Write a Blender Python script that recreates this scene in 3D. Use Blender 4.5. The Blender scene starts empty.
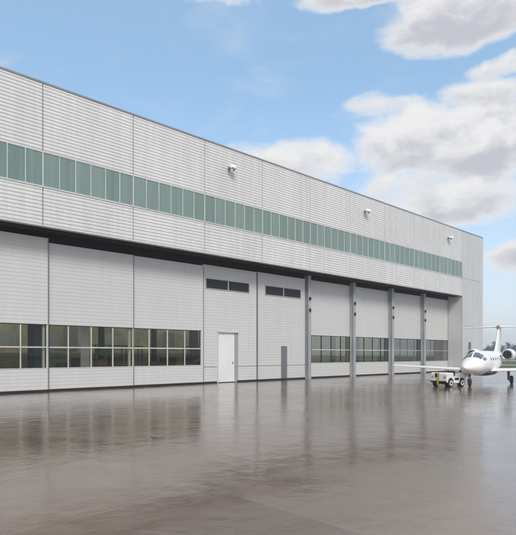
import bpy, bmesh, math, random
from mathutils import Vector, Matrix
R = math.radians
random.seed(7)
S = bpy.context.scene
COL = S.collection

# ------------------------------------------------------------------ helpers
class MB:
    """collects geometry of ONE mesh object"""
    def __init__(s): s.v = []; s.f = []
    def add(s, vs, fs):
        n = len(s.v); s.v += [tuple(p) for p in vs]; s.f += [tuple(i + n for i in f) for f in fs]; return s
    def box(s, x0, x1, y0, y1, z0, z1):
        v = [(x, y, z) for z in (z0, z1) for y in (y0, y1) for x in (x0, x1)]
        return s.add(v, [(0, 2, 3, 1), (4, 5, 7, 6), (0, 1, 5, 4), (2, 6, 7, 3), (0, 4, 6, 2), (1, 3, 7, 5)])
    def loft(s, rings, cap=True, closed=False):
        n = len(rings[0]); m = len(rings); v = [p for r in rings for p in r]; f = []
        for i in range(m if closed else m - 1):
            a = i * n; b = ((i + 1) % m) * n
            for j in range(n):
                k = (j + 1) % n
                f.append((a + j, a + k, b + k, b + j))
        if cap and not closed:
            f.append(tuple(range(n - 1, -1, -1))); f.append(tuple((m - 1) * n + j for j in range(n)))
        return s.add(v, f)
    def extrude_x(s, prof, x0, x1):        # prof: closed (y, z) outline
        return s.loft([[(x, y, z) for y, z in prof] for x in (x0, x1)])
    def extrude_y(s, prof, y0, y1):        # prof: closed (x, z) outline
        return s.loft([[(x, y, z) for x, z in prof] for y in (y0, y1)])
    def tube(s, p, q, r0, r1=None, n=12):
        p = Vector(p); q = Vector(q); r1 = r0 if r1 is None else r1
        d = (q - p).normalized(); a = d.orthogonal().normalized(); b = d.cross(a)
        return s.loft([[c + (a * math.cos(t) + b * math.sin(t)) * r for t in [2 * math.pi * i / n for i in range(n)]]
                       for c, r in ((p, r0), (q, r1))])
    def lathe(s, prof, c, ax, n=24, closed=False):   # prof: (distance along axis, radius)
        c = Vector(c); d = Vector(ax).normalized(); a = d.orthogonal().normalized(); b = d.cross(a)
        return s.loft([[c + d * t + (a * math.cos(u) + b * math.sin(u)) * max(r, 1e-4)
                        for u in [2 * math.pi * i / n for i in range(n)]] for t, r in prof], closed=closed)
    def build(s, name, mat, parent=None, off=None, smooth=None, bevel=None, seg=2):
        me = bpy.data.meshes.new(name)
        o0 = Vector(off) if off is not None else Vector((0, 0, 0))
        me.from_pydata([tuple(Vector(p) - o0) for p in s.v], [], s.f)
        bm = bmesh.new(); bm.from_mesh(me); bmesh.ops.recalc_face_normals(bm, faces=bm.faces); bm.to_mesh(me); bm.free()
        me.materials.append(mat)
        if smooth:
            for p in me.polygons: p.use_smooth = True
            me.set_sharp_from_angle(angle=R(smooth))
        o = bpy.data.objects.new(name, me); COL.objects.link(o)
        if parent is not None: o.parent = parent
        if bevel:
            m = o.modifiers.new('edge', 'BEVEL'); m.width = bevel; m.segments = seg; m.limit_method = 'ANGLE'; m.angle_limit = R(40)
        return o

def tag(o, label=None, cat=None, group=None, kind=None):
    for k, v in (('label', label), ('category', cat), ('group', group), ('kind', kind)):
        if v: o[k] = v
    return o
def empty(name, loc, rz=0, **kw):
    o = bpy.data.objects.new(name, None); COL.objects.link(o); o.location = loc; o.rotation_euler = (0, 0, rz)
    o.empty_display_size = .3
    return tag(o, **kw)
def copy_tree(o, parent=None):
    c = o.copy(); COL.objects.link(c)
    if parent is not None: c.parent = parent
    for ch in list(o.children): copy_tree(ch, c)
    return c

# ------------------------------------------------------------------ node helpers
class NT:
    def __init__(s, t): s.t = t; s.t.nodes.clear()
    def n(s, typ, ins=None, **kw):
        nd = s.t.nodes.new(typ)
        for k, v in kw.items(): setattr(nd, k, v)
        for k, v in (ins or {}).items(): s.set(nd.inputs[k], v)
        return nd
    def set(s, sock, v):
        if isinstance(v, bpy.types.NodeSocket): s.t.links.new(v, sock)
        else: sock.default_value = v
    def m(s, op, a, b=None, c=None, clamp=False):
        nd = s.t.nodes.new('ShaderNodeMath'); nd.operation = op; nd.use_clamp = clamp
        for i, v in enumerate((a, b, c)):
            if v is not None: s.set(nd.inputs[i], v)
        return nd.outputs[0]
    def noise(s, vec, scale, detail=4, rough=.55, dist=0):
        nd = s.n('ShaderNodeTexNoise', {'Scale': scale, 'Detail': detail, 'Roughness': rough, 'Distortion': dist, 'Vector': vec})
        return nd.outputs['Fac']
    def mapr(s, v, a, b, c=0., d=1., interp='SMOOTHSTEP'):
        nd = s.n('ShaderNodeMapRange', {0: v, 1: a, 2: b, 3: c, 4: d}, interpolation_type=interp)
        return nd.outputs[0]
    def mix(s, f, a, b, typ='MIX'):
        nd = s.t.nodes.new('ShaderNodeMix'); nd.data_type = 'RGBA'; nd.blend_type = typ
        s.set(nd.inputs[0], f); s.set(nd.inputs[6], a); s.set(nd.inputs[7], b); return nd.outputs[2]
    def scale(s, vec, sc):
        nd = s.n('ShaderNodeVectorMath', {0: vec, 1: sc}, operation='MULTIPLY'); return nd.outputs[0]

def c4(c): return tuple(c) + (1.,)
def mat(name, col, rough=.5, metal=0., var=.12, vscale=(.6, .6, .6), bump=0., bscale=8., spec=.5, coat=0., obj_coords=True):
    """painted / plain surface with soft large-scale wear"""
    M = bpy.data.materials.new(name); M.use_nodes = True; t = NT(M.node_tree)
    tc = t.n('ShaderNodeTexCoord').outputs['Object']
    n1 = t.noise(t.scale(tc, vscale), 1.0, 5, .6)
    n2 = t.noise(tc, 7.0, 3, .6)
    f = t.m('ADD', t.m('MULTIPLY', n1, .7), t.m('MULTIPLY', n2, .3))
    lo = tuple(max(0, x * (1 - var * 1.4)) for x in col); hi = tuple(min(1, x * (1 + var * .9)) for x in col)
    cc = t.mix(t.mapr(f, .3, .7), c4(lo), c4(hi))
    p = t.n('ShaderNodeBsdfPrincipled', {'Base Color': cc, 'Roughness': t.mapr(f, .3, .7, rough * .85, min(1, rough * 1.15)),
                                         'Metallic': metal, 'Specular IOR Level': spec, 'Coat Weight': coat})
    if bump:
        b = t.n('ShaderNodeBump', {'Strength': bump, 'Distance': .02, 'Height': t.noise(tc, bscale, 4)})
        t.set(p.inputs['Normal'], b.outputs[0])
    o = t.n('ShaderNodeOutputMaterial', {0: p.outputs[0]})
    return M

def glass(name, tint, edge=.9, ior=1.5, wav=.0):
    M = bpy.data.materials.new(name); M.use_nodes = True; t = NT(M.node_tree)
    tc = t.n('ShaderNodeTexCoord').outputs['Object']
    b = t.n('ShaderNodeBump', {'Strength': wav, 'Distance': .02, 'Height': t.noise(tc, 1.3, 2)})
    fr = t.n('ShaderNodeFresnel', {'IOR': ior, 'Normal': b.outputs[0]})
    tr = t.n('ShaderNodeBsdfTransparent', {'Color': c4(tint)})
    gl = t.n('ShaderNodeBsdfGlossy', {'Color': (.95, .97, 1, 1), 'Roughness': .03, 'Normal': b.outputs[0]})
    mx = t.n('ShaderNodeMixShader', {0: t.m('MULTIPLY', fr.outputs[0], edge, clamp=True), 1: tr.outputs[0], 2: gl.outputs[0]})
    t.n('ShaderNodeOutputMaterial', {0: mx.outputs[0]})
    return M

def cladding_mat(name, col, rough=.42, amt=1.):
    """coated steel sheet: vertical rain streaks, faint panel-to-panel tone"""
    M = bpy.data.materials.new(name); M.use_nodes = True; t = NT(M.node_tree)
    pos = t.n('ShaderNodeNewGeometry').outputs['Position']
    streak = t.noise(t.scale(pos, (2.6, .5, .16)), 1.0, 5, .6)
    fine = t.noise(t.scale(pos, (9., 1., .5)), 1.0, 3, .6)
    blot = t.noise(pos, .35, 4, .6)
    rnd = t.n('ShaderNodeObjectInfo').outputs['Random']
    f = t.m('ADD', t.m('ADD', t.m('MULTIPLY', streak, .5), t.m('MULTIPLY', fine, .2)), t.m('MULTIPLY', blot, .3))
    f = t.mapr(f, .32, .68)
    f = t.m('ADD', t.m('MULTIPLY', f, .7), t.m('MULTIPLY', rnd, .3))
    cc = t.mix(f, c4([x * (1 - .14 * amt) for x in col]), c4([min(1, x * (1 + .06 * amt)) for x in col]))
    p = t.n('ShaderNodeBsdfPrincipled', {'Base Color': cc, 'Roughness': t.mapr(f, 0, 1, rough * 1.2, rough * .85), 'Specular IOR Level': .4})
    t.n('ShaderNodeOutputMaterial', {0: p.outputs[0]})
    return M

M = {}
M['clad'] = cladding_mat('ribbed_white_steel', (.69, .69, .685))
M['door'] = cladding_mat('door_sheet_steel', (.60, .60, .595), .5, .5)
M['pier'] = cladding_mat('smooth_grey_steel', (.565, .57, .575), .45)
M['colm'] = mat('column_grey_paint', (.36, .37, .39), .45)
M['trim'] = mat('pale_trim', (.56, .57, .56), .4)
M['muntin'] = mat('beige_window_bar', (.56, .55, .49), .45)
M['slab_door'] = mat('white_door_paint', (.76, .76, .76), .4, var=.05)
M['greypanel'] = mat('mid_grey_panel', (.16, .17, .18), .45)
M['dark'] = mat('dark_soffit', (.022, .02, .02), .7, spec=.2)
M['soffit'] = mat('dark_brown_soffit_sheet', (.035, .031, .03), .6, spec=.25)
M['track'] = mat('track_steel', (.07, .065, .062), .45, metal=.5)
M['louvre'] = mat('black_louvre', (.02, .02, .022), .5)
M['rubber'] = mat('black_rubber', (.018, .018, .019), .7, bump=.2)
M['backing'] = mat('dark_joint_backing', (.13, .13, .13), .8)
M['coping'] = mat('roof_edge_flashing', (.26, .26, .26), .4)
M['olive'] = mat('ochre_interior_wall', (.72, .66, .43), .8, var=.3)
M['ochre'] = mat('lit_ochre_wall', (.78, .70, .42), .7, var=.12)
M['reflect_dark'] = mat('dark_olive_reflection', (.30, .275, .17), .7, var=.2)
M['greyint'] = mat('grey_interior_wall', (.34, .36, .38), .8, var=.2)
M['intfloor'] = mat('interior_floor_paint', (.2, .2, .18), .35)
M['bluecloth'] = mat('blue_grey_curtain', (.07, .11, .15), .8)
M['cab'] = mat('dark_cabinet_paint', (.03, .045, .05), .5)
M['green'] = mat('green_cabinet_paint', (.05, .10, .04), .5)
M['wood'] = mat('workbench_wood', (.18, .12, .06), .6)
M['tank'] = mat('pale_reflection_white', (.62, .64, .66), .35)
M['glass'] = glass('tinted_window_glass', (.93, .93, .87), .55)
M['glass_clear'] = glass('clear_glass', (.85, .87, .86), .9)
M['added_skylight'] = glass('added_skylight_sheet', (.8, .82, .8), .3)  # for unseen roof openings added to brighten the interior
M['jet'] = mat('white_aircraft_paint', (.86, .86, .85), .38, var=.02, coat=.12)
M['jetgrey'] = mat('bare_metal_edge', (.45, .46, .48), .25, metal=.8)
M['jetbelly'] = mat('dark_grey_underside_shade', (.045, .045, .05), .35)  # near-black tone stands in for shade on the jet's underside
M['jetglass'] = mat('cockpit_glass', (.09, .11, .115), .08, var=.1, spec=.8, coat=1.)
M['intake'] = mat('black_intake', (.008, .008, .009), .5)
M['accent'] = mat('orange_tail_tip', (.42, .16, .06), .4)
M['strut'] = mat('gear_strut_metal', (.25, .25, .26), .35, metal=.7)
M['redgear'] = mat('gear_door_red_brown', (.16, .05, .04), .45)
M['tugwhite'] = mat('tug_white_paint', (.74, .74, .73), .35, var=.06)
M['yellow'] = mat('safety_yellow_paint', (.40, .32, .05), .45)
M['hub'] = mat('white_wheel_hub', (.7, .7, .7), .4)
M['black'] = mat('black_paint', (.012, .012, .013), .5)
M['lampwhite'] = mat('white_lamp_shell', (.85, .85, .84), .3)
M['bark'] = mat('winter_bark', (.11, .095, .085), .9)
M['twig'] = mat('winter_twigs', (.16, .145, .135), .95, var=.3, vscale=(.8, .8, .8))

def strip_glass():
    M_ = bpy.data.materials.new('green_reeded_glass'); M_.use_nodes = True; t = NT(M_.node_tree)
    pos = t.n('ShaderNodeNewGeometry').outputs['Position']
    sx = t.n('ShaderNodeSeparateXYZ', {0: pos}).outputs[0]
    cell = t.m('FLOOR', t.m('DIVIDE', t.m('SUBTRACT', sx, 9.8), .84667))
    wn = t.n('ShaderNodeTexWhiteNoise', {'W': cell}, noise_dimensions='1D').outputs['Value']
    blot = t.noise(t.scale(pos, (1.2, 1, .6)), 1.0, 3)
    f = t.m('ADD', t.m('MULTIPLY', wn, .6), t.m('MULTIPLY', blot, .4))
    reed = t.noise(t.scale(pos, (5.5, 1, .12)), 1.0, 4, .65)
    f = t.m('ADD', t.m('MULTIPLY', f, .6), t.m('MULTIPLY', t.mapr(reed, .3, .7), .4))
    cc = t.mix(f, (.125, .195, .172, 1), (.225, .31, .28, 1))
    bp = t.n('ShaderNodeBump', {'Strength': .25, 'Distance': .03, 'Height': t.noise(t.scale(pos, (1.4, 1, .9)), 1.0, 2)})
    p = t.n('ShaderNodeBsdfPrincipled', {'Base Color': cc, 'Roughness': .09, 'Specular IOR Level': .7, 'Normal': bp.outputs[0]})
    t.n('ShaderNodeOutputMaterial', {0: p.outputs[0]})
    return M_
M['strip'] = strip_glass()

def apron_mat():
    M_ = bpy.data.materials.new('wet_concrete'); M_.use_nodes = True; t = NT(M_.node_tree)
    pos = t.n('ShaderNodeNewGeometry').outputs['Position']
    xyz = t.n('ShaderNodeSeparateXYZ', {0: pos})
    big = t.noise(pos, .16, 6, .62, .6)
    mid = t.noise(pos, 1.1, 6, .65, .3)
    fine = t.noise(pos, 28., 3, .6)
    # slab joints every 5 m, running along and across the facade, slightly wobbly
    wob = t.m('MULTIPLY', t.m('SUBTRACT', t.noise(pos, .9, 2), .5), .05)
    def joint(c, pitch, off):
        a = t.m('ABSOLUTE', t.m('SUBTRACT', t.m('MODULO', t.m('ADD', t.m('ADD', c, wob), 500. + off), pitch), pitch / 2))
        return t.mapr(a, .012, .035, 1., 0.)
    j = t.m('MAXIMUM', joint(xyz.outputs[0], 5.08, 0.7), joint(xyz.outputs[1], 5.0, 1.4))
    # every slab dries a little differently
    cx = t.m('FLOOR', t.m('DIVIDE', t.m('ADD', xyz.outputs[0], 500.7 - 2.54), 5.08))
    cy = t.m('FLOOR', t.m('DIVIDE', t.m('ADD', xyz.outputs[1], 501.4 - 2.5), 5.0))
    slab = t.n('ShaderNodeTexWhiteNoise', {'Vector': t.n('ShaderNodeCombineXYZ', {0: cx, 1: cy}).outputs[0]}, noise_dimensions='2D').outputs['Value']
    f = t.m('ADD', t.m('ADD', t.m('MULTIPLY', big, .55), t.m('MULTIPLY', mid, .3)), t.m('MULTIPLY', slab, .24))
    cc = t.mix(t.mapr(f, .38, .70), (.105, .056, .030, 1), (.195, .128, .084, 1))
    cc = t.mix(t.mapr(fine, .35, .75, 0., .55), cc, (.055, .045, .037, 1))
    oil = t.mapr(t.noise(pos, .55, 3, .5), .66, .76)
    cc = t.mix(t.m('MULTIPLY', oil, .45), cc, (.045, .038, .033, 1))
    tyre = t.mapr(t.noise(t.scale(pos, (.05, 1.7, 1)), 1., 4, .55, .15), .62, .72)
    cc = t.mix(t.m('MULTIPLY', tyre, .3), cc, (.05, .043, .038, 1))
    cc = t.mix(t.m('MULTIPLY', j, .15), cc, (.30, .28, .26, 1))
    wet = t.mapr(t.m('ADD', t.m('MULTIPLY', big, .5), t.m('MULTIPLY', mid, .5)), .36, .64, .08, .18)
    b1 = t.n('ShaderNodeBump', {'Strength': .17, 'Distance': .05, 'Height': t.noise(pos, 2.2, 3, .5)})
    b2 = t.n('ShaderNodeBump', {'Strength': .10, 'Distance': .01, 'Height': t.noise(pos, 14., 3, .6), 'Normal': b1.outputs[0]})
    p = t.n('ShaderNodeBsdfPrincipled', {'Base Color': cc, 'Roughness': t.m('ADD', wet, .05), 'IOR': 2.0, 'Specular IOR Level': .5, 'Specular Tint': (1., .91, .84, 1), 'Coat Weight': .5, 'Coat Roughness': t.m('ADD', wet, .008), 'Coat IOR': 1.65, 'Coat Normal': b2.outputs[0], 'Normal': b2.outputs[0]})
    t.n('ShaderNodeOutputMaterial', {0: p.outputs[0]})
    return M_
M['apron'] = apron_mat()

def grass_mat():
    M_ = bpy.data.materials.new('winter_grass'); M_.use_nodes = True; t = NT(M_.node_tree)
    pos = t.n('ShaderNodeNewGeometry').outputs['Position']
    a = t.noise(t.scale(pos, (.05, .02, 1)), 1., 6, .65)
    b = t.noise(pos, 1.5, 5, .7)
    cc = t.mix(t.mapr(a, .35, .65), (.075, .115, .028, 1), (.15, .165, .06, 1))
    cc = t.mix(t.m('MULTIPLY', b, .5), cc, (.05, .07, .02, 1))
    p = t.n('ShaderNodeBsdfPrincipled', {'Base Color': cc, 'Roughness': .95, 'Specular IOR Level': .1})
    bp = t.n('ShaderNodeBump', {'Strength': .8, 'Distance': .1, 'Height': b}); t.set(p.inputs['Normal'], bp.outputs[0])
    t.n('ShaderNodeOutputMaterial', {0: p.outputs[0]})
    return M_
M['grass'] = grass_mat()
M['taxi'] = mat('damp_taxiway_asphalt', (.17, .165, .16), .4, var=.15)
M['straw'] = mat('pale_verge', (.30, .29, .17), .95, var=.2)

# ------------------------------------------------------------------ ground
def sheet(name, x0, x1, y0, y1, z, m, kind='structure'):
    b = MB(); b.add([(x0, y0, z), (x1, y0, z), (x1, y1, z), (x0, y1, z)], [(0, 1, 2, 3)])
    return tag(b.build(name, m), kind=kind)
sheet('ground', -600, 600, -600, 600, -.02, M['grass'])
sheet('apron', -420, 71, -420, 28.45, 0, M['apron'])
sheet('taxiway', 92, 104, -400, 500, -.012, M['taxi'])
sheet('grass_verge', 71.0, 76.5, -160, 300, -.008, M['straw'])
sheet('runway', 150, 190, -590, 590, -.012, M['taxi'])

# ------------------------------------------------------------------ hangar
YF, P, X0, XE, YB = 26.4, 5.08, 9.79, 60.8, 76.0
HL = (10., 26.4, 0.)
hangar = empty('hangar', HL, label='large white ribbed-metal hangar with green clerestory strip and sliding doors', cat='hangar')
def hp(b, name, m, parent=None, **kw):      # part of the hangar, world coordinates in
    o = b.build(name, m, parent or hangar, off=HL, **kw); return o

def ribbed(x0, x1, z0, z1, yf, pitch, depth, groove, back):
    """closed outline of a horizontally ribbed sheet, front at yf"""
    n = max(1, round((z1 - z0) / pitch)); q = (z1 - z0) / n
    pr = []
    for i in range(n):
        a = z0 + i * q
        pr += [(yf + depth, a), (yf + depth, a + q * groove * .5), (yf, a + q * groove * .95), (yf - .004, a + q * .55), (yf, a + q * .97)]
    pr += [(yf + depth, z1), (yf + back, z1), (yf + back, z0)]
    # drop a repeated first/last point
    return MB().extrude_x(pr, x0, x1)

ZU, ZS1, ZS0, ZB = 15.62, 12.21, 10.44, 8.49
for k in range(-5, 9):
    a, b = X0 + k * P + .022, X0 + (k + 1) * P - .022
    hp(ribbed(a, b, ZS1 + .03, ZU, YF, .182, .024, .38, .06), 'cladding_panel', M['clad'])
    hp(ribbed(a, b, ZB + .02, ZS0 - .05, YF, .182, .024, .38, .06), 'cladding_panel', M['clad'])
    w = MB(); g = MB(); q = P / 6; xa = X0 + k * P
    w.box(xa, xa + P, YF - .03, YF + .05, ZS0 - .05, ZS0 + .03)
    w.box(xa, xa + P, YF + .0, YF + .05, ZS1 - .05, ZS1 + .03)
    for i in range(6):
        e = .032 if i == 0 else .021
        w.box(xa + i * q - e, xa + i * q + e, YF - .015, YF + .048, ZS0 + .03, ZS1 - .05)
        tl = random.uniform(-.006, .006)
        x_0, x_1 = xa + i * q + e, xa + (i + 1) * q - (.032 if i == 5 else .021)
        g.add([(x_0, YF + .025 + tl, ZS0 + .03), (x_1, YF + .025 - tl, ZS0 + .03), (x_1, YF + .025 - tl, ZS1 - .05), (x_0, YF + .025 + tl, ZS1 - .05),
               (x_0, YF + .04, ZS0 + .03), (x_1, YF + .04, ZS0 + .03), (x_1, YF + .04, ZS1 - .05), (x_0, YF + .04, ZS1 - .05)],
              [(0, 1, 2, 3), (5, 4, 7, 6), (1, 0, 4, 5), (3, 2, 6, 7), (2, 1, 5, 6), (0, 3, 7, 4)])
    win = hp(w, 'strip_window', M['trim'])
    hp(g, 'pane', M['strip'], win)
XL = X0 - 5 * P
XR = X0 + 9 * P
b = MB().box(XL, XR, YF + .065, YF + .30, ZB + .012, ZU); hp(b, 'wall_backing', M['backing'])
b = MB().box(XL, XR, YF - .012, YF + .30, ZB - .05, ZB + .01); hp(b, 'drip_trim', M['trim'])
# end piers
def pier(x0, x1):
    b = MB()
    n = 2; q = (x1 - x0) / n
    b.box(x0 + .0, x1, YF + .04, 28.6, 0.01, ZU)
    hp(b, 'end_pier', M['pier'])
    b = MB()
    for i in range(n):
        for (z0, z1) in ((.12, 5.1), (5.13, 10.4), (10.43, ZU)):
            b.box(x0 + i * q + .012, x0 + (i + 1) * q - .012, YF, YF + .037, z0, z1)
    hp(b, 'pier_cladding', M['pier'], bevel=.006)
pier(XR + .02, XE); pier(XL - 5.2, XL - .02)
b = MB().box(XR - .0, XR + .14, YF - .025, YF + .0, .1, ZB - .06); hp(b, 'corner_trim', M['trim'])
b = MB().box(57.0, 57.62, YF - .03, YF + .0, .12, 3.35); hp(b, 'grey_panel', M['greypanel'])
# body: side and back walls, roof with unseen openings added to let daylight inside
b = MB().box(XE - .3, XE - .002, 28.6, YB, 0.01, ZU); hp(b, 'side_wall', M['clad'])
b = MB().box(XL - 5.2, XL - 4.9, 28.6, YB, 0.01, ZU); hp(b, 'side_wall', M['clad'])
b = MB().box(XL - 5.2, XE - .002, YB, YB + .3, 0.01, ZU); hp(b, 'back_wall', M['clad'])
b = MB(); cuts = [26.45, 28.8, 33.0, 34.0, 39.4, 41.0, 56, 60, 64, YB + .3]
for i in range(0, len(cuts), 2): b.box(XL - 5.2, XE - .002, cuts[i], cuts[i + 1], ZU + .002, ZU + .14)
hp(b, 'roof', M['coping'])
b = MB()
for i in range(1, len(cuts) - 1, 2): b.box(XL - 5.2, XE - .002, cuts[i] + .002, cuts[i + 1] - .002, ZU + .05, ZU + .08)
hp(b, 'added_roof_light', M['added_skylight'])
b = MB().box(XL - 5.23, XE + .03, YF - .03, YF + .04, ZU + .002, ZU + .04); hp(b, 'roof_edge', M['coping'])
b = MB().box(XE, XE + .03, YF + .042, YB + .3, ZU - .03, ZU + .10); hp(b, 'roof_edge', M['coping'])
# soffit, tracks and header above the doors
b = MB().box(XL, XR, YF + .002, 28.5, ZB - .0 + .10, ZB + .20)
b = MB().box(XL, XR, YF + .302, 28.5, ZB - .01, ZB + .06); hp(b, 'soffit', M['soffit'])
b = MB()
for i, y in enumerate((26.98, 27.20, 27.42)):
    b.box(XL, XR, y, y + .07, ZB - .11, ZB - .012)
hp(b, 'track_rail', M['track'])
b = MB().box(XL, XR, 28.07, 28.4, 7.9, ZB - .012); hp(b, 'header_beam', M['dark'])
b = MB().box(XL, XR, 28.05, 28.5, ZB + .08, ZU - .02); hp(b, 'wall_backing', M['backing'])

def leaf(x0, x1, y, top, wx=None, wz=(1.22, 3.56), cols=4, vm='muntin', hm='muntin', seam=True, cut=None, hidden=False):
    """one sliding door leaf; wx: window extent; cut: (x0,x1,z1) opening for a personnel door"""
    th = .10
    b = MB()
    def sheetp(a, c, z0, z1):
        if c - a < .02: return
        n = max(1, round((z1 - z0) / .20)); q = (z1 - z0) / n; pr = []
        for i in range(n):
            z = z0 + i * q
            pr += [(y + .010, z), (y, z + .016), (y - .003, z + q * .5), (y, z + q - .004)]
        pr += [(y + .010, z1), (y + th, z1), (y + th, z0)]
        b.extrude_x(pr, a, c)
    zlo = 1.10
    if cut:
        cx0, cx1, cz = cut
        sheetp(x0, cx0, .12, zlo); sheetp(cx1, x1, .12, zlo)
        sheetp(x0, cx0, zlo + .03, cz); sheetp(cx1, x1, zlo + .03, cz); sheetp(x0, x1, cz, top)
    elif wx:
        sheetp(x0, x1, .12, wz[0]); sheetp(x0, x1, wz[1], top)
        sheetp(x0, wx[0], wz[0], wz[1]); sheetp(wx[1], x1, wz[0], wz[1])
    else:
        sheetp(x0, x1, .12, zlo); sheetp(x0, x1, zlo + .03, top)
    L = hp(b, 'door_leaf', M['door'])
    for (a, c) in ([(x0, cut[0]), (cut[1], x1)] if cut else [(x0, x1)]):
        hp(MB().box(a, c, y + .02, y + .09, .015, .12), 'bottom_seal', M['rubber'], L)
        if not wx: hp(MB().box(a, c, y + .03, y + .06, zlo, zlo + .03), 'seam', M['backing'], L)
    e = MB()
    e.box(x1 - .045, x1 + .001, y - .016, y - .0045, .12, top - .02)
    hp(e, 'edge_strip', M['greypanel'], L)
    if wx:
        xa, xb = wx; za, zb = wz; q = (xb - xa) / cols; mz = 2.36; h_ = .03 if vm == 'muntin' else .022
        for i in range(cols + 1):
            xm = xa + i * q
            lo_, hi_ = (xm, xm + .045) if i == 0 else (xm - .045, xm) if i == cols else (xm - h_, xm + h_)
            hp(MB().box(lo_, hi_, y - .009, y + .05, za + .05, zb - .04), 'window_mullion', M[vm], L)
        hp(MB().box(xa, xb, y - .015, y + .05, za, za + .05), 'window_sill', M[hm], L)
        hp(MB().box(xa + .046, xb - .046, y - .013, y + .045, mz - .035, mz + .035), 'window_bar', M[hm], L)
        f = MB().box(xa, xb, y - .01, y + .05, zb - .04, zb - .001); hp(f, 'window_head', M['dark'], L)
        g = MB()
        for i in range(cols):
            g.box(xa + i * q + .046, xa + (i + 1) * q - .046, y + .02, y + .03, za + .051, zb - .041)
        hp(g, 'window_pane', M['glass'], L)
    return L

YL0, YL1, YL2, YL3, YB4 = 27.56, 27.68, 27.80, 27.90, 27.95
# leaves seen from the left edge of the picture onwards
leaf(-15.5, -10.0, 27.56, 8.1, (-15.3, -10.3)); leaf(-10.3, -4.8, 27.68, 8.0, (-10.1, -5.0))
leaf(-5.1, .2, 27.80, 7.95, (-4.9, 0.)); leaf(-.1, 5.2, 27.68, 8.0, (.1, 5.0))
l0 = leaf(4.9, 10.52, YL0, 8.13, (5.05, 10.44)); l1 = leaf(10.25, 15.63, YL1, 7.92, (10.19 + .12, 15.58)); l2 = leaf(15.35, 20.92, YL2, 7.92, (15.42, 20.72))
l3 = leaf(20.93, 25.88, YL3, 8.04, cut=(22.15, 24.06, 3.58)); l3['label'] = 'door leaf with a recessed white personnel door'
l4 = leaf(25.89, 31.22, YL3, 8.06); l4['label'] = 'door leaf with a slim grey panel and no large window'
# joint between the two plain leaves
b = MB().box(25.85, 25.93, YL3 - .06, YL3 - .02, .12, 8.0); hp(b, 'joint_post', M['greypanel'], l4)
# personnel door
d = MB().box(22.28, 23.80, YL3 + .10, YL3 + .15, .05, 3.50); pd = hp(d, 'personnel_door', M['slab_door'], l3)
d = MB().box(23.90, 24.05, YL3 + .10, YL3 + .2, .02, 3.5).box(23.82, 23.90, YL3 + .04, YL3 + .2, .02, 3.5); hp(d, 'door_jamb', M['colm'], l3)
d = MB().box(22.15, 22.25, YL3 - .02, YL3 + .2, .02, 3.5).box(22.10, 24.10, YL3 - .03, YL3 + .2, 3.501, 3.60)
hp(d, 'door_frame', M['trim'], l3)
d = MB().box(22.27, 23.81, YL3 + .18, YL3 + .20, .02, 3.5); hp(d, 'door_backing', M['dark'], l3)
d = MB().box(23.64, 23.67, YL3 + .05, YL3 + .1, 1.35, 1.39).box(23.54, 23.67, YL3 + .035, YL3 + .05, 1.355, 1.385).box(23.62, 23.69, YL3 + .096, YL3 + .1, 1.28, 1.48)
hp(d, 'door_handle', M['jetgrey'], l3)
# black louvred vents high on the plain leaves
def vent(L, x0, x1, z0, z1, y):
    m_ = MB(); xm = (x0 + x1) / 2
    for (a, c, e, h_) in ((x0 - .06, x1 + .06, z1, z1 + .06), (x0 - .06, x1 + .06, z0 - .06, z0), (x0 - .06, x0, z0, z1), (x1, x1 + .06, z0, z1), (xm - .05, xm + .05, z0, z1)):
        m_.box(a, c, y - .035, y - .004, e, h_)
    v = hp(m_, 'vent_frame', M['colm'], L)
    m_ = MB()
    m_.box(x0, x1, y - .008, y - .005, z0, z1)
    n = 9
    for i in range(n):
        z = z0 + (i + .5) * (z1 - z0) / n
        for (a, c) in ((x0 + .002, xm - .052), (xm + .052, x1 - .002)):
            m_.extrude_x([(y - .030, z - .03), (y - .026, z - .03), (y - .009, z + .025), (y - .013, z + .025)], a, c)
    hp(m_, 'vent_slats', M['louvre'], L)
vent(l3, 21.2, 25.05, 6.47, 7.10, YL3); vent(l4, 26.75, 30.6, 6.47, 7.10, YL3)
b = MB().box(28.42, 29.06, YL3 - .04, YL3 - .004, .15, 2.62); hp(b, 'grey_panel', M['greypanel'], l4, bevel=.008)
# the four bays between columns on the right
bays = [(31.72, 37.5, 32.12, 37.34), (37.72, 43.7, 38.12, 43.56), (43.92, 49.8, 44.3, 49.62), (50.0, 55.52, 50.4, 55.5)]
for i_, (a, c, wa, wb) in enumerate(bays):
    leaf(a - .2, min(c, XR + .1), YB4 + .12, 8.08, (wa, min(wb, XR)), wz=(1.22, 3.54), vm='black' if i_ < 2 else 'greypanel', hm='muntin' if i_ < 2 else 'colm')
for (a, c) in ((31.30, 31.62), (37.30, 37.63), (43.44, 43.80), (49.52, 49.85)):
    b = MB()
    b.box(a, c, 27.64, 27.68, .03, 8.35); b.box(a, c, 28.0, 28.04, .03, 8.35); b.box((a + c) / 2 - .08, (a + c) / 2 + .08, 27.68, 28.0, .03, 8.35)
    b.box(a - .04, c + .04, 27.58, 28.04, .0, .03)
    cl = hp(b, 'column', M['colm'])
    xm = (a + c) / 2
    for z in (5.42, 6.36):
        hp(MB().box(xm - .09, xm + .09, 27.54, 27.639, z, z + .24), 'lamp_box', M['black'], cl, bevel=.02)
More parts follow.
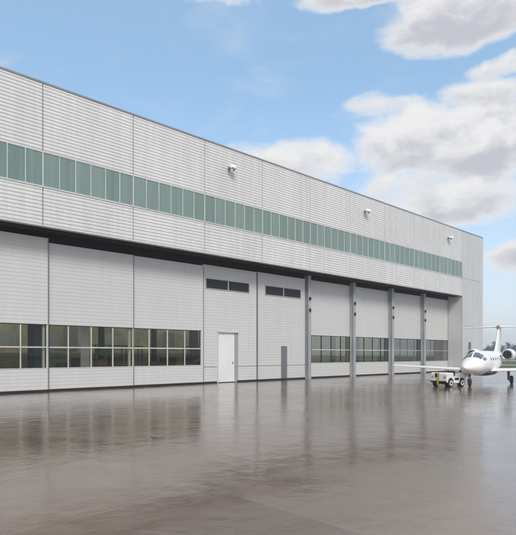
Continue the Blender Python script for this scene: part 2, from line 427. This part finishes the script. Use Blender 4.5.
# interior seen through the glass
b = MB().box(XL, XE - .32, 28.46, YB - .05, .0, .012); hp(b, 'interior_floor', M['intfloor'])
b = MB()
for (a, c) in ((XL, 17.8), (18.6, 24), (24.2, 60.3)): b.box(a, c, 40, 40.2, .02, 7)
hp(b, 'interior_wall', M['olive'])
hp(MB().box(42, 60.3, 39.9, 39.95, .02, 6.8), 'lit_wall_panel', M['ochre'])  # paler sheet added so the wall behind these bays looks more lit
for (a, c) in ((XL, 17.8), (18.6, 24), (24.2, 41.5)):  # darker lower strip painted in for the ground reflected in the glass
    hp(MB().box(a, c, 39.96, 39.99, .02, 2.1), 'lower_wall_reflection', M['reflect_dark'])
for x, y in ((9.2, 34.5), (12.6, 36), (17.2, 35), (21.9, 35.5), (27., 36), (44.5, 35.5), (49.5, 36), (54., 36)):
    b = MB().box(x - .16, x + .16, y - .02, y + .02, .02, 9).box(x - .16, x + .16, y + .28, y + .32, .02, 9).box(x - .02, x + .02, y + .02, y + .28, .02, 9)
    hp(b, 'interior_pillar', M['cab'])
for x, z0, w, h, m_ in ((11.6, 2.6, 1.3, 1.0, 'hub'), (15.3, 2.4, .8, 1.2, 'hub'), (16.4, 2.3, 1.1, 2.6, 'greyint'), (20., 2.5, 1.6, 1., 'hub'), (25.5, 2.4, 1.2, 1.6, 'greyint'), (29.5, 2.5, 1., .8, 'hub')):
    hp(MB().box(x, x + w, 39.92, 39.985 - .03, z0, z0 + h), 'wall_board', M[m_], bevel=.01)
b = MB().box(XE - .45, XE - .31, 28.7, 44, .02, 8); hp(b, 'interior_lining', M['greyint'])

# ------------------------------------------------------------------ things inside the hangar
def curtain(x, y, name, label, m, w=.9):
    pr = []
    for i in range(40):
        t_ = i / 39; pr.append((x + t_ * w, y + .06 * math.sin(t_ * 26)))
    pr2 = pr + [(a, c + .02) for a, c in reversed(pr)]
    b = MB().loft([[(a, c, z) for a, c in pr2] for z in (.1, 5.)])
    return tag(b.build(name, m), label, 'curtain')
curtain(10.7, 30.2, 'curtain', 'blue grey curtain hanging behind the leftmost window', M['bluecloth'])
curtain(21.6, 30.4, 'curtain', 'dark teal curtain behind the window beside the white personnel door', M['cab'], .8)
def rack(x, y, w, label, fill):
    r = empty('storage_rack', (x, y, 0), label=label, cat='rack', group='racks inside the hangar')
    for sx in (0, w):
        for sy in (0, .6): MB().box(sx - .03, sx + .03, sy - .03, sy + .03, 0.012, 2.6).build('upright', M['cab'], r)
    for z in (.3, 1.1, 1.9, 2.55): MB().box(.031, w - .031, -.0, .6, z, z + .05).build('shelf', M['cab'], r)
    return r
def crate(x, y, z, w, d, h, m, label):
    b = MB().box(x, x + w, y, y + d, z, z + h).box(x - .01, x + w + .01, y - .01, y + d + .01, z + h + .001, z + h + .04).box(x + w * .3, x + w * .7, y - .02, y - .002, z + h * .55, z + h * .75)
    return tag(b.build('storage_bin', m, bevel=.01), label, 'bin', 'bins on the hangar racks')
rack(15.0, 31.5, 2.2, 'tall dark shelving rack behind the second window', 0)
rack(23.3, 33.0, 2.6, 'low lit dark shelving rack behind the third window', 0)
for i, (x, y, z, w, h, m) in enumerate(((15.15, 31.55, 1.15, .6, .5, 'wood'), (16.1, 31.55, 1.15, .8, .6, 'cab'), (15.3, 31.55, 1.95, 1., .45, 'green'),
                                        (23.5, 33.05, 1.15, .8, .55, 'cab'), (24.6, 33.05, 1.15, .9, .5, 'green'), (23.8, 33.05, 1.95, 1.2, .5, 'wood'))):
    crate(x, y, z, w, .5, h, M[m], ['brown bin at left end of the rack behind second window', 'dark bin at right end of the rack behind second window',
          'green bin on the top shelf behind the second window', 'dark bin on the middle shelf behind third window',
          'green bin on the middle shelf behind third window', 'brown bin on the top shelf behind third window'][i])
def bench(x, y, label):
    r = empty('workbench', (x, y, 0), label=label, cat='workbench', group='workbenches inside the hangar')
    MB().box(0, 2.4, 0, .8, .9, .97).build('bench_top', M['wood'], r, bevel=.01)
    for sx in (.05, 2.27):
        for sy in (.05, .67): MB().box(sx, sx + .08, sy, sy + .08, .012, .9).build('leg', M['cab'], r)
    MB().box(.3, .9, .1, .7, .971, 1.45).box(1.3, 1.75, .15, .6, .971, 1.75).build('machine', M['cab'], r, bevel=.03)
bench(19.2, 32.0, 'dark workbench with machines behind the third window'); bench(13.2, 33.5, 'dark workbench with machines behind the second window')
def drum(x, y, m, label):
    MBd = MB().lathe([(0, .01), (0, .28), (.02, .295), (.29, .29), (.30, .302), (.31, .29), (.57, .29), (.58, .302), (.59, .29), (.86, .295), (.88, .28), (.88, .25), (.86, .01)], (x, y, .013), (0, 0, 1), 20)
    return tag(MBd.build('oil_drum', M[m], smooth=40), label, 'drum', 'drums inside the hangar')
for x, y, m, lb in ((10.1, 30.9, 'cab', 'dark drum behind the leftmost window'), (14.6, 32.4, 'bluecloth', 'blue drum behind the second window'), (22.2, 32.4, 'cab', 'dark drum standing behind the third window'), (18.3, 30.6, 'bluecloth', 'blue drum behind the left end of third window')):
    drum(x, y, m, lb)
rack(17.6, 34.2, 2.4, 'tall dark shelving rack at the left end of the third window', 0)
bench(21.0, 33.6, 'dark workbench below the teal curtain in third window')
def tank(x, y, label):  # pale rounded tank added in place of a reflection in the bay glass
    r = empty('reflection_tank', (x, y, 0), label=label, cat='standin', group='tank shapes added for window reflections')
    MB().lathe([(0, .02), (.05, .35), (.2, .55), (.45, .68), (4.0, .68), (4.25, .55), (4.4, .35), (4.45, .02)], (0, 0, 1.95), (1, 0, 0), 28).build('tank', M['tank'], r, smooth=35)
    MB().box(.3, 4.2, -.5, .5, 1.0, 1.2).build('chassis', M['cab'], r)
    for sx in (.9, 3.4):
        for sy in (-.62, .52): MB().lathe([(0, .1), (0, .4), (.03, .48), (.17, .48), (.2, .4), (.2, .1)], (sx, sy - .05, .5), (0, 1, 0), 20).build('wheel', M['rubber'], r, smooth=35)
tank(50.6, 31.8, 'pale tank trailer added for a reflection in the second window from the end pier')
tank(56.0, 31.0, 'pale tank trailer added for a reflection in the window next to the end pier')

# ------------------------------------------------------------------ floodlights on the facade
def floodlight(x, label):
    r = empty('floodlight', (x, YF, 14.3), label=label, cat='floodlight', group='floodlights along the upper wall'); r.scale = (.8, .8, .8)
    MB().box(-.10, .10, -.05, -.005, -.14, .14).tube((0, -.05, 0), (0, -.30, -.02), .035, .035, 10).box(-.30, -.26, -.42, -.22, -.16, .02).box(.26, .30, -.42, -.22, -.16, .02).box(-.26, .26, -.32, -.27, -.07, -.03).build('bracket', M['greypanel'], r)
    pr = [(-.24, .14), (-.24, -.02), (-.62, -.14), (-.70, -.07), (-.62, .16), (-.40, .24)]
    MB().extrude_x(pr, -.255, .255).build('housing', M['lampwhite'], r, bevel=.02)
    MB().add([(-.22, -.27, -.045), (.22, -.27, -.045), (.22, -.60, -.149), (-.22, -.60, -.149), (-.22, -.27, -.055), (.22, -.27, -.055), (.22, -.60, -.159), (-.22, -.60, -.159)],
             [(0, 1, 2, 3), (7, 6, 5, 4), (0, 4, 5, 1), (1, 5, 6, 2), (2, 6, 7, 3), (3, 7, 4, 0)]).build('lens', M['hub'], r)
floodlight(21.96, 'white floodlight on upper wall, leftmost and largest of the three')
floodlight(37.2, 'white floodlight on upper wall, middle of the three')
floodlight(52.2, 'white floodlight on upper wall nearest the smooth end pier')

# ------------------------------------------------------------------ the jet (local x runs from nose tip to tail)
jet = empty('business_jet', (29.95, 14.10, 0), R(12.6), label='white twin-engine T-tail business jet parked nose-on beside the hangar', cat='aircraft')
XS = [0, .06, .2, .5, .9, 1.4, 1.9, 2.3, 2.75, 3.3, 4.2, 5.2, 6.6, 7.6, 8.6, 9.8, 11.0, 12.0, 12.5]
TOP = [1.21, 1.29, 1.38, 1.50, 1.60, 1.70, 1.79, 1.98, 2.13, 2.20, 2.22, 2.22, 2.22, 2.22, 2.21, 2.18, 2.14, 2.09, 2.04]
BOT = [1.17, 1.08, 1.00, .90, .82, .74, .69, .66, .63, .62, .62, .62, .63, .68, .82, 1.10, 1.44, 1.74, 1.92]
WID = [.02, .11, .21, .36, .48, .59, .67, .71, .745, .77, .785, .785, .785, .77, .68, .52, .35, .17, .06]
def lerp(arr, x):
    for i in range(len(XS) - 1):
        if x <= XS[i + 1]:
            t_ = (x - XS[i]) / (XS[i + 1] - XS[i])
            # catmull-rom for a smooth skin
            p0 = arr[max(0, i - 1)]; p1 = arr[i]; p2 = arr[i + 1]; p3 = arr[min(len(arr) - 1, i + 2)]
            h0 = XS[i + 1] - XS[i]
            m1 = (p2 - p0) / (XS[i + 1] - XS[max(0, i - 1)]) * h0; m2 = (p3 - p1) / (XS[min(len(arr) - 1, i + 2)] - XS[i]) * h0
            return (2 * t_**3 - 3 * t_**2 + 1) * p1 + (t_**3 - 2 * t_**2 + t_) * m1 + (-2 * t_**3 + 3 * t_**2) * p2 + (t_**3 - t_**2) * m2
    return arr[-1]
def skin(x, a, off=0.):       # a: angle from the top, positive towards +y
    tp, bt, w = lerp(TOP, x), lerp(BOT, x), lerp(WID, x)
    zm = bt + (tp - bt) * .47
    h = (tp - zm) if math.cos(a) >= 0 else (zm - bt)
    return (x, math.sin(a) * (w + off), zm + math.cos(a) * (h + off))
N = 40
xs = [0, .02, .05, .1, .2, .35] + [.5 + i * .2 for i in range(14)] + [3.5 + i * .5 for i in range(18)] + [12.25, 12.5]
MB().loft([[skin(x, 2 * math.pi * j / N) for j in range(N)] for x in xs]).build('fuselage', M['jet'], jet, smooth=40)
def patch(x0, x1, a0, a1, name, m, off=.012, nx=8, na=8, parent=None, slant=0., rnd=.0):
    b = MB(); vs = []
    for lay in (off, -.03):
        for i in range(nx + 1):
            for j in range(na + 1):
                u, v = i / nx, j / na
                if rnd:      # oval port
                    r_ = 2 * u - 1; e = (1 - abs(r_) ** 2.6) ** (1 / 2.6); v = .5 + (v - .5) * max(e, .02)
                a = a0 + (a1 - a0) * v
                vs.append(skin(x0 + (x1 - x0) * u + slant * v, R(a), lay))
    n1 = (nx + 1) * (na + 1); fs = []
    for i in range(nx):
        for j in range(na):
            a = i * (na + 1) + j; q = (a, a + 1, a + na + 2, a + na + 1)
            fs.append(q); fs.append(tuple(n1 + k for k in reversed(q)))
    ring = [j for j in range(na + 1)] + [i * (na + 1) + na for i in range(1, nx + 1)] + [nx * (na + 1) + j for j in range(na - 1, -1, -1)] + [i * (na + 1) for i in range(nx - 1, 0, -1)]
    for i in range(len(ring)):
        a, c = ring[i], ring[(i + 1) % len(ring)]; fs.append((a, c, c + n1, a + n1))
    return b.add(vs, fs).build(name, m, parent or jet, smooth=40)
for s in (1, -1):
    patch(1.93, 2.62, s * 4, s * 48, 'windscreen', M['jetglass'], slant=.16)
    patch(2.25, 2.80, s * 53, s * 68, 'side_window', M['jetglass'], slant=.12)
    for i in range(5):
        patch(4.0 + i * .72, 4.2 + i * .72, s * 63, s * 76, 'cabin_window', M['jetglass'], rnd=1, nx=10)
# belly fairing, coloured near-black in place of the shadow under the fuselage
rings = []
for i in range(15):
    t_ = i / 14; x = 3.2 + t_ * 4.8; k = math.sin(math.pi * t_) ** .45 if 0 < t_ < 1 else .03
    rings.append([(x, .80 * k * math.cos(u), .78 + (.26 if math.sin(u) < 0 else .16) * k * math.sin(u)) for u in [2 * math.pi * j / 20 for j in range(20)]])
MB().loft(rings).build('belly_shade_fairing', M['jetbelly'], jet, smooth=40)
def foil(le, chord, th, up=(0, 0, 1)):
    pts = []
    for u, w in ((0, 0), (.02, .35), (.08, .65), (.2, .92), (.38, 1), (.6, .8), (.8, .45), (1, .03), (.8, -.25), (.6, -.4), (.38, -.5), (.2, -.5), (.08, -.4), (.02, -.22)):
        pts.append(Vector(le) + Vector((u * chord, 0, 0)) + Vector(up) * (w * th))
    return pts
for s in (1, -1):
    w = [foil((4.75, s * .35, .86), 2.25, .17), foil((5.0, s * .8, .88), 2.0, .15), foil((5.25, s * 4.0, 1.03), 1.35, .10), foil((5.4, s * 6.25, 1.15), .9, .06), foil((5.55, s * 6.38, 1.17), .6, .03)]
    wing = MB().loft(w).build('wing', M['jet'], jet, smooth=50)
    MB().loft([foil((4.985, s * .82, .878), .10, .10), foil((5.385, s * 6.24, 1.148), .05, .04)]).build('leading_edge', M['jet'], wing, smooth=50)
    for (y0, y1) in ((1.2, 1.5), (2.6, 2.85), (3.9, 4.1)):
        MB().box(6.0 - y0 * .06, 6.9 - y0 * .1, s * y0 - .05, s * y0 + .05, .80 + y0 * .045, .90 + y0 * .045).build('flap_fairing', M['jetbelly'], wing, bevel=.02)
    st = MB().loft([foil((11.0, 0, 4.10), 1.25, .07), foil((11.25, s * 1.4, 4.10), .95, .055), foil((11.5, s * 2.75, 4.10), .62, .035)]).build('tailplane', M['jet'], jet, smooth=50)
    MB().loft([foil((10.98, s * .1, 4.095), .12, .06), foil((11.48, s * 2.72, 4.095), .07, .03)]).build('leading_edge', M['jet'], st, smooth=50)
    # engine
    cy, cz = s * 1.16, 1.95
    prof = [(.75, .02), (.72, .30), (.1, .315), (.03, .335), (-.0, .375), (.03, .42), (.12, .455), (.5, .49), (1.1, .48), (1.7, .41), (2.15, .31), (2.15, .27), (1.6, .25)]
    ES = .87; prof = [(a, r * ES) for a, r in prof]
    eng = MB().lathe(prof, (7.55, cy, cz), (1, 0, 0), 36).build('engine', M['jet'], jet, smooth=50)
    MB().lathe([(a, r * ES) for a, r in ((.02, .318), (-.016, .345), (-.022, .375), (.012, .41), (.03, .42), (.03, .41), (.03, .375), (.06, .312))], (7.55, cy, cz), (1, 0, 0), 36, closed=True).build('intake_lip', M['jetgrey'], eng, smooth=60)
    MB().lathe([(.05, .27), (.30, .268), (.40, .266), (.42, .05), (.30, .01), (.42, .02), (.60, .02), (.62, .29)][:6], (7.55, cy, cz), (1, 0, 0), 30).build('fan', M['intake'], eng, smooth=30)
    MB().add([(7.9, s * .45, 1.86), (9.4, s * .40, 1.90), (9.2, s * .95, 1.98), (8.1, s * .95, 1.94), (7.9, s * .45, 1.98), (9.4, s * .40, 1.98), (9.2, s * .95, 2.05), (8.1, s * .95, 2.06)],
             [(0, 1, 2, 3), (7, 6, 5, 4), (0, 4, 5, 1), (1, 5, 6, 2), (2, 6, 7, 3), (3, 7, 4, 0)]).build('pylon', M['jet'], jet, bevel=.02)
    # main gear
    gx, gy = 5.65, s * 1.5
    MB().tube((gx + .1, gy, .92), (gx, gy, .42), .06, .05).tube((gx, gy, .42), (gx + .22, gy, .27), .05, .05).tube((gx + .2, gy - s * .02, .27), (gx + .2, gy + s * .16, .27), .05).build('main_strut', M['strut'], jet, smooth=40)
    MB().box(gx - .12, gx + .18, gy + s * .09 - .012, gy + s * .09 + .012, .38, .88).build('gear_door', M['redgear'], jet)
    wh = MB().lathe([(-.09, .12), (-.09, .22), (-.06, .275), (.06, .275), (.09, .22), (.09, .12)], (gx + .2, gy + s * .19, .277), (0, 1, 0), 24).build('main_wheel', M['rubber'], jet, smooth=40)
    MB().lathe([(-.075, .02), (-.092, .06), (-.085, .135), (.085, .135), (.092, .06), (.075, .02)], (gx + .2, gy + s * .19, .277), (0, 1, 0), 20).build('wheel_hub', M['redgear'], wh, smooth=30)
# fin
fin = []
for z, x, c, th in ((1.95, 8.9, 3.0, .13), (2.25, 9.5, 2.5, .11), (2.6, 9.95, 2.15, .10), (3.4, 10.5, 1.75, .09), (4.12, 11.0, 1.4, .075)):
    pts = [(x + u * c, w * th, z) for u, w in ((0, 0), (.03, .5), (.12, .85), (.35, 1), (.7, .6), (1, .03), (1, -.03), (.7, -.6), (.35, -1), (.12, -.85), (.03, -.5))]
    fin.append(pts)
MB().loft(fin).build('fin', M['jet'], jet, smooth=50)
MB().lathe([(0, .01), (.08, .07), (.25, .11), (.7, .12), (1.4, .08), (1.75, .01)], (10.75, 0, 4.13), (1, 0, 0), 16).build('tail_bullet', M['jetgrey'], jet, smooth=50)
MB().box(10.78, 10.9, -.085, .085, 3.92, 4.03).build('beacon_fairing', M['accent'], jet, bevel=.03)
# nose gear
MB().tube((1.2, 0, .85), (1.3, 0, .42), .05, .045).tube((1.3, -.1, .45), (1.3, .1, .45), .035).tube((1.3, .1, .45), (1.36, .1, .22), .03).tube((1.3, -.1, .45), (1.36, -.1, .22), .03).tube((1.36, -.12, .22), (1.36, .12, .22), .03).tube((1.65, 0, .75), (1.32, 0, .5), .03).build('nose_strut', M['strut'], jet, smooth=40)
MB().lathe([(-.07, .08), (-.07, .17), (-.045, .222), (.045, .222), (.07, .17), (.07, .08)], (1.36, 0, .224), (0, 1, 0), 24).build('nose_wheel', M['rubber'], jet, smooth=40)
for s in (1, -1):
    MB().box(1.05, 1.7, s * .15 - .008, s * .15 + .008, .60, .82).build('gear_door', M['jet'], jet)

# ------------------------------------------------------------------ tow tractor (local +x is its front)
tug = empty('tow_tractor', (30.3, 15.28, 0), R(170), label='small white aircraft tow tractor with yellow hitch by the jet nose', cat='tow tractor')
def arch(cx, r, n=10): return [(cx + r * math.cos(t_), .30 + r * math.sin(t_)) for t_ in [math.pi * (1 - i / n) for i in range(n + 1)]]
outline = [(-.98, .30)] + arch(-.58, .29) + [(-.27, .24), (.27, .24)] + arch(.58, .29) + [(.98, .30), (1.0, .42), (1.0, .86), (.92, .92), (.34, .93), (.26, .66), (-.26, .64), (-.34, .90), (-.90, .92), (-.99, .84)]
MB().extrude_y(outline, -.62, .62).build('body', M['tugwhite'], tug, bevel=.035, seg=3)
MB().box(-.97, .97, -.44, .44, .20, .42).build('chassis', M['black'], tug)
MB().box(-.62, -.30, -.40, .40, .935, .965).build('engine_cover', M['black'], tug, bevel=.01)
MB().box(-.22, .12, -.28, .28, .655, .76).box(-.30, -.22, -.28, .28, .70, 1.02).build('seat', M['black'], tug, bevel=.03)
sw = MB()
sw.lathe([(-.012, .145), (0, .16), (.012, .145), (0, .13)], (.30, .12, 1.03), (-.5, 0, .86), 20, closed=True)
sw.tube((.36, .12, .92), (.30, .12, 1.03), .02).tube((.30, -.02, 1.03), (.30, .26, 1.03), .012)
sw.build('steering_wheel', M['black'], tug, smooth=40)
MB().box(1.002, 1.07, -.60, .60, .30, .40).build('bumper', M['black'], tug, bevel=.015)
MB().box(1.002, 1.05, -.055, .055, .402, .94).box(1.05, 1.13, -.045, .045, .16, .62).box(1.072, 1.12, -.055, .055, .12, .16).build('tow_hitch', M['yellow'], tug, bevel=.012)
MB().box(1.001, 1.03, -.26, -.12, .62, .90).build('grille', M['black'], tug)
for s in (1, -1):
    MB().lathe([(0, .075), (.03, .07), (.04, .01)], (1.0, s * .47, .66), (1, 0, 0), 16).build('headlight', M['jetgrey'], tug, smooth=40)
    MB().box(-.20, .20, s * .621 - .004, s * .621 + .012, .44, .60).build('side_step', M['black'], tug, bevel=.004)
    for x in (-.58, .58):
        w = MB().lathe([(-.10, .13), (-.10, .22), (-.07, .262), (.07, .262), (.10, .22), (.10, .13)], (x, s * .54, .262), (0, 1, 0), 26).build('wheel', M['rubber'], tug, smooth=40)
        MB().lathe([(-.06, .01), (-.09, .05), (-.104, .10), (-.102, .165), (.102, .165), (.104, .10), (.09, .05), (.06, .01)], (x, s * .54, .262), (0, 1, 0), 20).build('wheel_hub', M['hub'], w, smooth=30)

tug.scale = (.94, .94, .94)
# ------------------------------------------------------------------ far trees
def make_tree(seed, H, spread):
    rnd = random.Random(seed)
    tr = MB(); cr = MB(); tips = []
    def limb(p, d, L, r, lev):
        q = p + d * L; tr.tube(p, q, r, r * .62, 6)
        tips.append((q, lev))
        if lev == 0: return
        for i in range(rnd.choice((2, 3, 3))):
            ax = Vector((rnd.uniform(-1, 1), rnd.uniform(-1, 1), rnd.uniform(-.1, .7))).normalized()
            limb(p + d * L * rnd.uniform(.6, 1.), (d * .75 + ax * spread).normalized(), L * rnd.uniform(.55, .78), r * .58, lev - 1)
    limb(Vector((0, 0, -.1)), Vector((0, 0, 1)), H * .27, H * .02, 4)
    for q, lev in tips:
        if lev > 2: continue
        for i in range(26 if lev == 0 else 12):
            d = Vector((rnd.gauss(0, 1), rnd.gauss(0, 1), rnd.gauss(.35, 1))).normalized(); L = rnd.uniform(.35, 1.1) * H / 11
            a = q + Vector((rnd.gauss(0, .25), rnd.gauss(0, .25), rnd.gauss(0, .25))); e = a + d * L; w = d.orthogonal().normalized() * (.017 * H / 11)
            m_ = a + d * L * .5 + Vector((rnd.gauss(0, .12), rnd.gauss(0, .12), rnd.gauss(0, .12)))
            cr.add([a - w, a + w, m_ + w * 1.6, e, m_ - w * 1.6], [(0, 1, 2, 3, 4)])
    return tr, cr
protos = []
TL = [('bare_tree', 'bare broad winter tree in the hazy treeline beyond the airfield grass', 11.5, .85),
      ('slender_tree', 'bare slender winter tree in the hazy treeline beyond the airfield', 13.0, .6),
      ('scrub_tree', 'low dense bare scrub tree at the foot of far treeline', 7.0, 1.0)]
def place_tree(k, x, y, rz, sc):
    nm, lab, H, sp = TL[k]
    if k < len(protos) and protos[k]: r = copy_tree(protos[k]); r.location = (x, y, 0)
    else:
        r = empty(nm, (x, y, 0), label=lab, cat='tree', group={0: 'bare broad trees of the far treeline', 1: 'bare slender trees of the far treeline', 2: 'scrub trees of the far treeline'}[k])
        t_, c_ = make_tree(20 + k, H, sp)
        t_.build('trunk', M['bark'], r); c_.build('crown', M['twig'], r)
        protos.append(r)
    r.rotation_euler = (0, 0, rz); r.scale = (sc, sc, sc * random.uniform(.85, 1.1))
rt = random.Random(4)
cnt = 0
for row, D_ in enumerate((300, 322, 345, 372)):
    az = 9.0 + row * .7
    while az < 25.:
        k = cnt % 3 if cnt < 3 else rt.choice((0, 0, 1, 2, 2) if row == 0 else (0, 1, 0, 1))
        d_ = D_ + rt.uniform(-9, 9)
        place_tree(k, d_ * math.cos(R(az)), d_ * math.sin(R(az)), rt.uniform(0, 6.28), rt.uniform(.75, 1.12) * (.85 if az > 21 and row == 0 else 1.))
        az += rt.uniform(.4, .85); cnt += 1

# ------------------------------------------------------------------ damp air
hz = bpy.data.materials.new('damp_air'); hz.use_nodes = True; t = NT(hz.node_tree)
pv = t.n('ShaderNodeVolumePrincipled', {'Color': (.90, .93, 1., 1), 'Density': .0012, 'Anisotropy': .2})
t.n('ShaderNodeOutputMaterial', {1: pv.outputs[0]})
tag(MB().box(-620, 620, -620, 620, -1., 24).build('haze', hz), kind='stuff')

# ------------------------------------------------------------------ world: Nishita sky with clouds
SUN_AZ, SUN_EL = -122., 42.      # world azimuth (from +X, counter-clockwise) and elevation of the sun
W = bpy.data.worlds.new('World'); S.world = W; W.use_nodes = True
t = NT(W.node_tree)
sky = t.n('ShaderNodeTexSky', sky_type='NISHITA'); sky.sun_disc = False
sky.sun_elevation = R(SUN_EL); sky.sun_rotation = R(90 - SUN_AZ); sky.air_density = 1.0; sky.dust_density = 1.2; sky.ozone_density = 1.2; sky.altitude = 100
gen = t.n('ShaderNodeTexCoord').outputs['Generated']
g = t.n('ShaderNodeSeparateXYZ', {0: gen})
az = t.m('MULTIPLY', t.m('ARCTAN2', g.outputs[1], g.outputs[0]), 57.2958)
el = t.m('MULTIPLY', t.m('ARCSINE', g.outputs[2]), 57.2958)
# (azimuth, elevation, half width, half height up, half height down, weight) in degrees
CL = [(25.4, 30.4, 8.2, 5.5, 1.7, 1.3), (35.3, 33.9, 7.6, 1.2, .7, .8), (21.3, 27.0, 3.4, 1.1, 1.1, .85), (22.8, 24.6, 5.2, 1.9, 1.5, 1.),
      (30.5, 21.7, 6.8, 3.5, 4.2, 1.2), (24.0, 20.9, 7.0, 3.9, 4.8, 1.3), (30.4, 17.2, 6.4, 2.3, 2.0, .75), (25.9, 15.1, 8.6, 2.9, 2.3, 1.05),
      (20.2, 9.6, 3.4, 1.7, 1.5, 1.), (43.2, 20.6, 8.0, 2.1, 3.2, .8), (33.5, 25.1, 4.3, .9, .9, .6), (51.2, 34.7, 4.8, .8, .8, .5),
      (12., 12.5, 6., 2.2, 1.3, 1.), (6., 22., 9., 4., 3., 1.1),
      (88., 24., 12., 4., 2., 1.), (-5., 33., 12., 5., 3., 1.1)]
vec = t.scale(gen, (1, 1, 1.9))
w1 = t.m('SUBTRACT', t.noise(vec, 7.5, 3, .5), .5)
w2 = t.m('SUBTRACT', t.noise(t.n('ShaderNodeVectorMath', {0: vec, 1: (3.1, 7.7, 1.3)}, operation='ADD').outputs[0], 9., 3, .5), .5)
u = t.m('ADD', az, t.m('MULTIPLY', w1, 4.))
v = t.m('ADD', el, t.m('MULTIPLY', w2, 2.4))
best = hsum = wsum = None
for (ua, va, a, bu, bd, wt) in CL:
    du_ = t.m('DIVIDE', t.m('SUBTRACT', u, ua), a)
    dv0 = t.m('SUBTRACT', v, va)
    dv_ = t.m('MAXIMUM', t.m('DIVIDE', dv0, bu), t.m('DIVIDE', dv0, -bd))
    q = t.m('ADD', t.m('MULTIPLY', du_, du_), t.m('MULTIPLY', dv_, dv_))
    val = t.m('MULTIPLY', t.m('SUBTRACT', 1., q), wt)
    best = val if best is None else t.m('SMOOTH_MAX', best, val, .35)
    # height inside this cloud (0 flat base, 1 top), blended by how much each cloud owns the spot
    hi = t.m('DIVIDE', t.m('ADD', dv0, bd), bu + bd, clamp=True)
    wi = t.m('POWER', 2.718, t.m('MULTIPLY', t.m('MAXIMUM', val, -3.), 5.))
    wh = t.m('MULTIPLY', wi, hi)
    hsum = wh if hsum is None else t.m('ADD', hsum, wh)
    wsum = wi if wsum is None else t.m('ADD', wsum, wi)
hrel = t.m('DIVIDE', hsum, t.m('ADD', wsum, 1e-6))
# broken cloud over the rest of the sky, away from the view
away = t.mapr(t.m('ABSOLUTE', t.m('SUBTRACT', az, 45.)), 45., 75.)
bgc = t.m('ADD', t.m('MULTIPLY', t.m('SUBTRACT', t.noise(vec, 2.6, 6, .6), .5), 5.), t.m('SUBTRACT', t.m('MULTIPLY', away, 1.6), 1.4))
best = t.m('MAXIMUM', best, bgc)
fb = t.m('SUBTRACT', t.noise(vec, 11., 8, .62, .4), .5)
d0 = t.m('ADD', t.m('MAXIMUM', best, -1.5), t.m('MULTIPLY', fb, 2.1))
alpha = t.mapr(d0, -.25, .72)
tex = t.noise(vec, 17., 6, .6, .3)
low = t.mapr(t.m('ADD', hrel, t.m('MULTIPLY', t.m('SUBTRACT', tex, .5), 1.5)), .18, .85, 1., 0.)
shade = t.m('MULTIPLY', low, t.mapr(d0, .1, 1.15))
ccol = t.mix(shade, (.87, .862, .855, 1), (.56, .56, .615, 1))
ccol = t.mix(t.mapr(el, 2., 10., .6, 0.), ccol, (.82, .85, .89, 1))
bg1 = t.n('ShaderNodeBackground', {0: sky.outputs[0], 1: .15})
bg2 = t.n('ShaderNodeBackground', {0: ccol, 1: .95})
# thin high veil, a little denser towards the horizon
veil = t.mapr(el, 0., 30., .75, .38)
vcol = t.mix(t.mapr(el, 1., 24.), (.80, .86, .92, 1), (.50, .82, 1.16, 1))
bg3 = t.n('ShaderNodeBackground', {0: vcol, 1: 1.})
wisp = t.m('MULTIPLY', t.mapr(t.noise(t.scale(gen, (4.5, 4.5, 11.)), 1., 7, .6, .8), .47, .78), .30)
mx0 = t.n('ShaderNodeMixShader', {0: veil, 1: bg1.outputs[0], 2: bg3.outputs[0]})
mx = t.n('ShaderNodeMixShader', {0: t.m('MAXIMUM', t.m('MULTIPLY', alpha, .97), wisp), 1: mx0.outputs[0], 2: bg2.outputs[0]})
t.n('ShaderNodeOutputWorld', {0: mx.outputs[0]})

# ------------------------------------------------------------------ sun
sl = bpy.data.lights.new('sun', 'SUN'); sl.energy = 2.3; sl.angle = R(18); sl.color = (1, .93, .84)
so = bpy.data.objects.new('sun', sl); COL.objects.link(so)
dv = Vector((math.cos(R(SUN_EL)) * math.cos(R(SUN_AZ)), math.cos(R(SUN_EL)) * math.sin(R(SUN_AZ)), math.sin(R(SUN_EL))))
so.rotation_euler = dv.to_track_quat('Z', 'Y').to_euler(); so.location = (0, -30, 40)

# ------------------------------------------------------------------ camera
cam = bpy.data.cameras.new('camera'); cam.sensor_fit = 'HORIZONTAL'; cam.sensor_width = 36.; cam.lens = 36.; cam.shift_y = 86.5 / 516
cam.clip_end = 6000
co = bpy.data.objects.new('camera', cam); COL.objects.link(co); co.location = (0, 0, 2.0); co.rotation_euler = (R(90), 0, R(47.03 - 90))
S.camera = co
S.view_settings.view_transform = 'Standard'; S.view_settings.look = 'None'; S.view_settings.exposure = .12; S.view_settings.gamma = 1
S.view_settings.use_curve_mapping = False
S.cycles.max_bounces = 8; S.cycles.transparent_max_bounces = 12; S.cycles.use_denoising = True
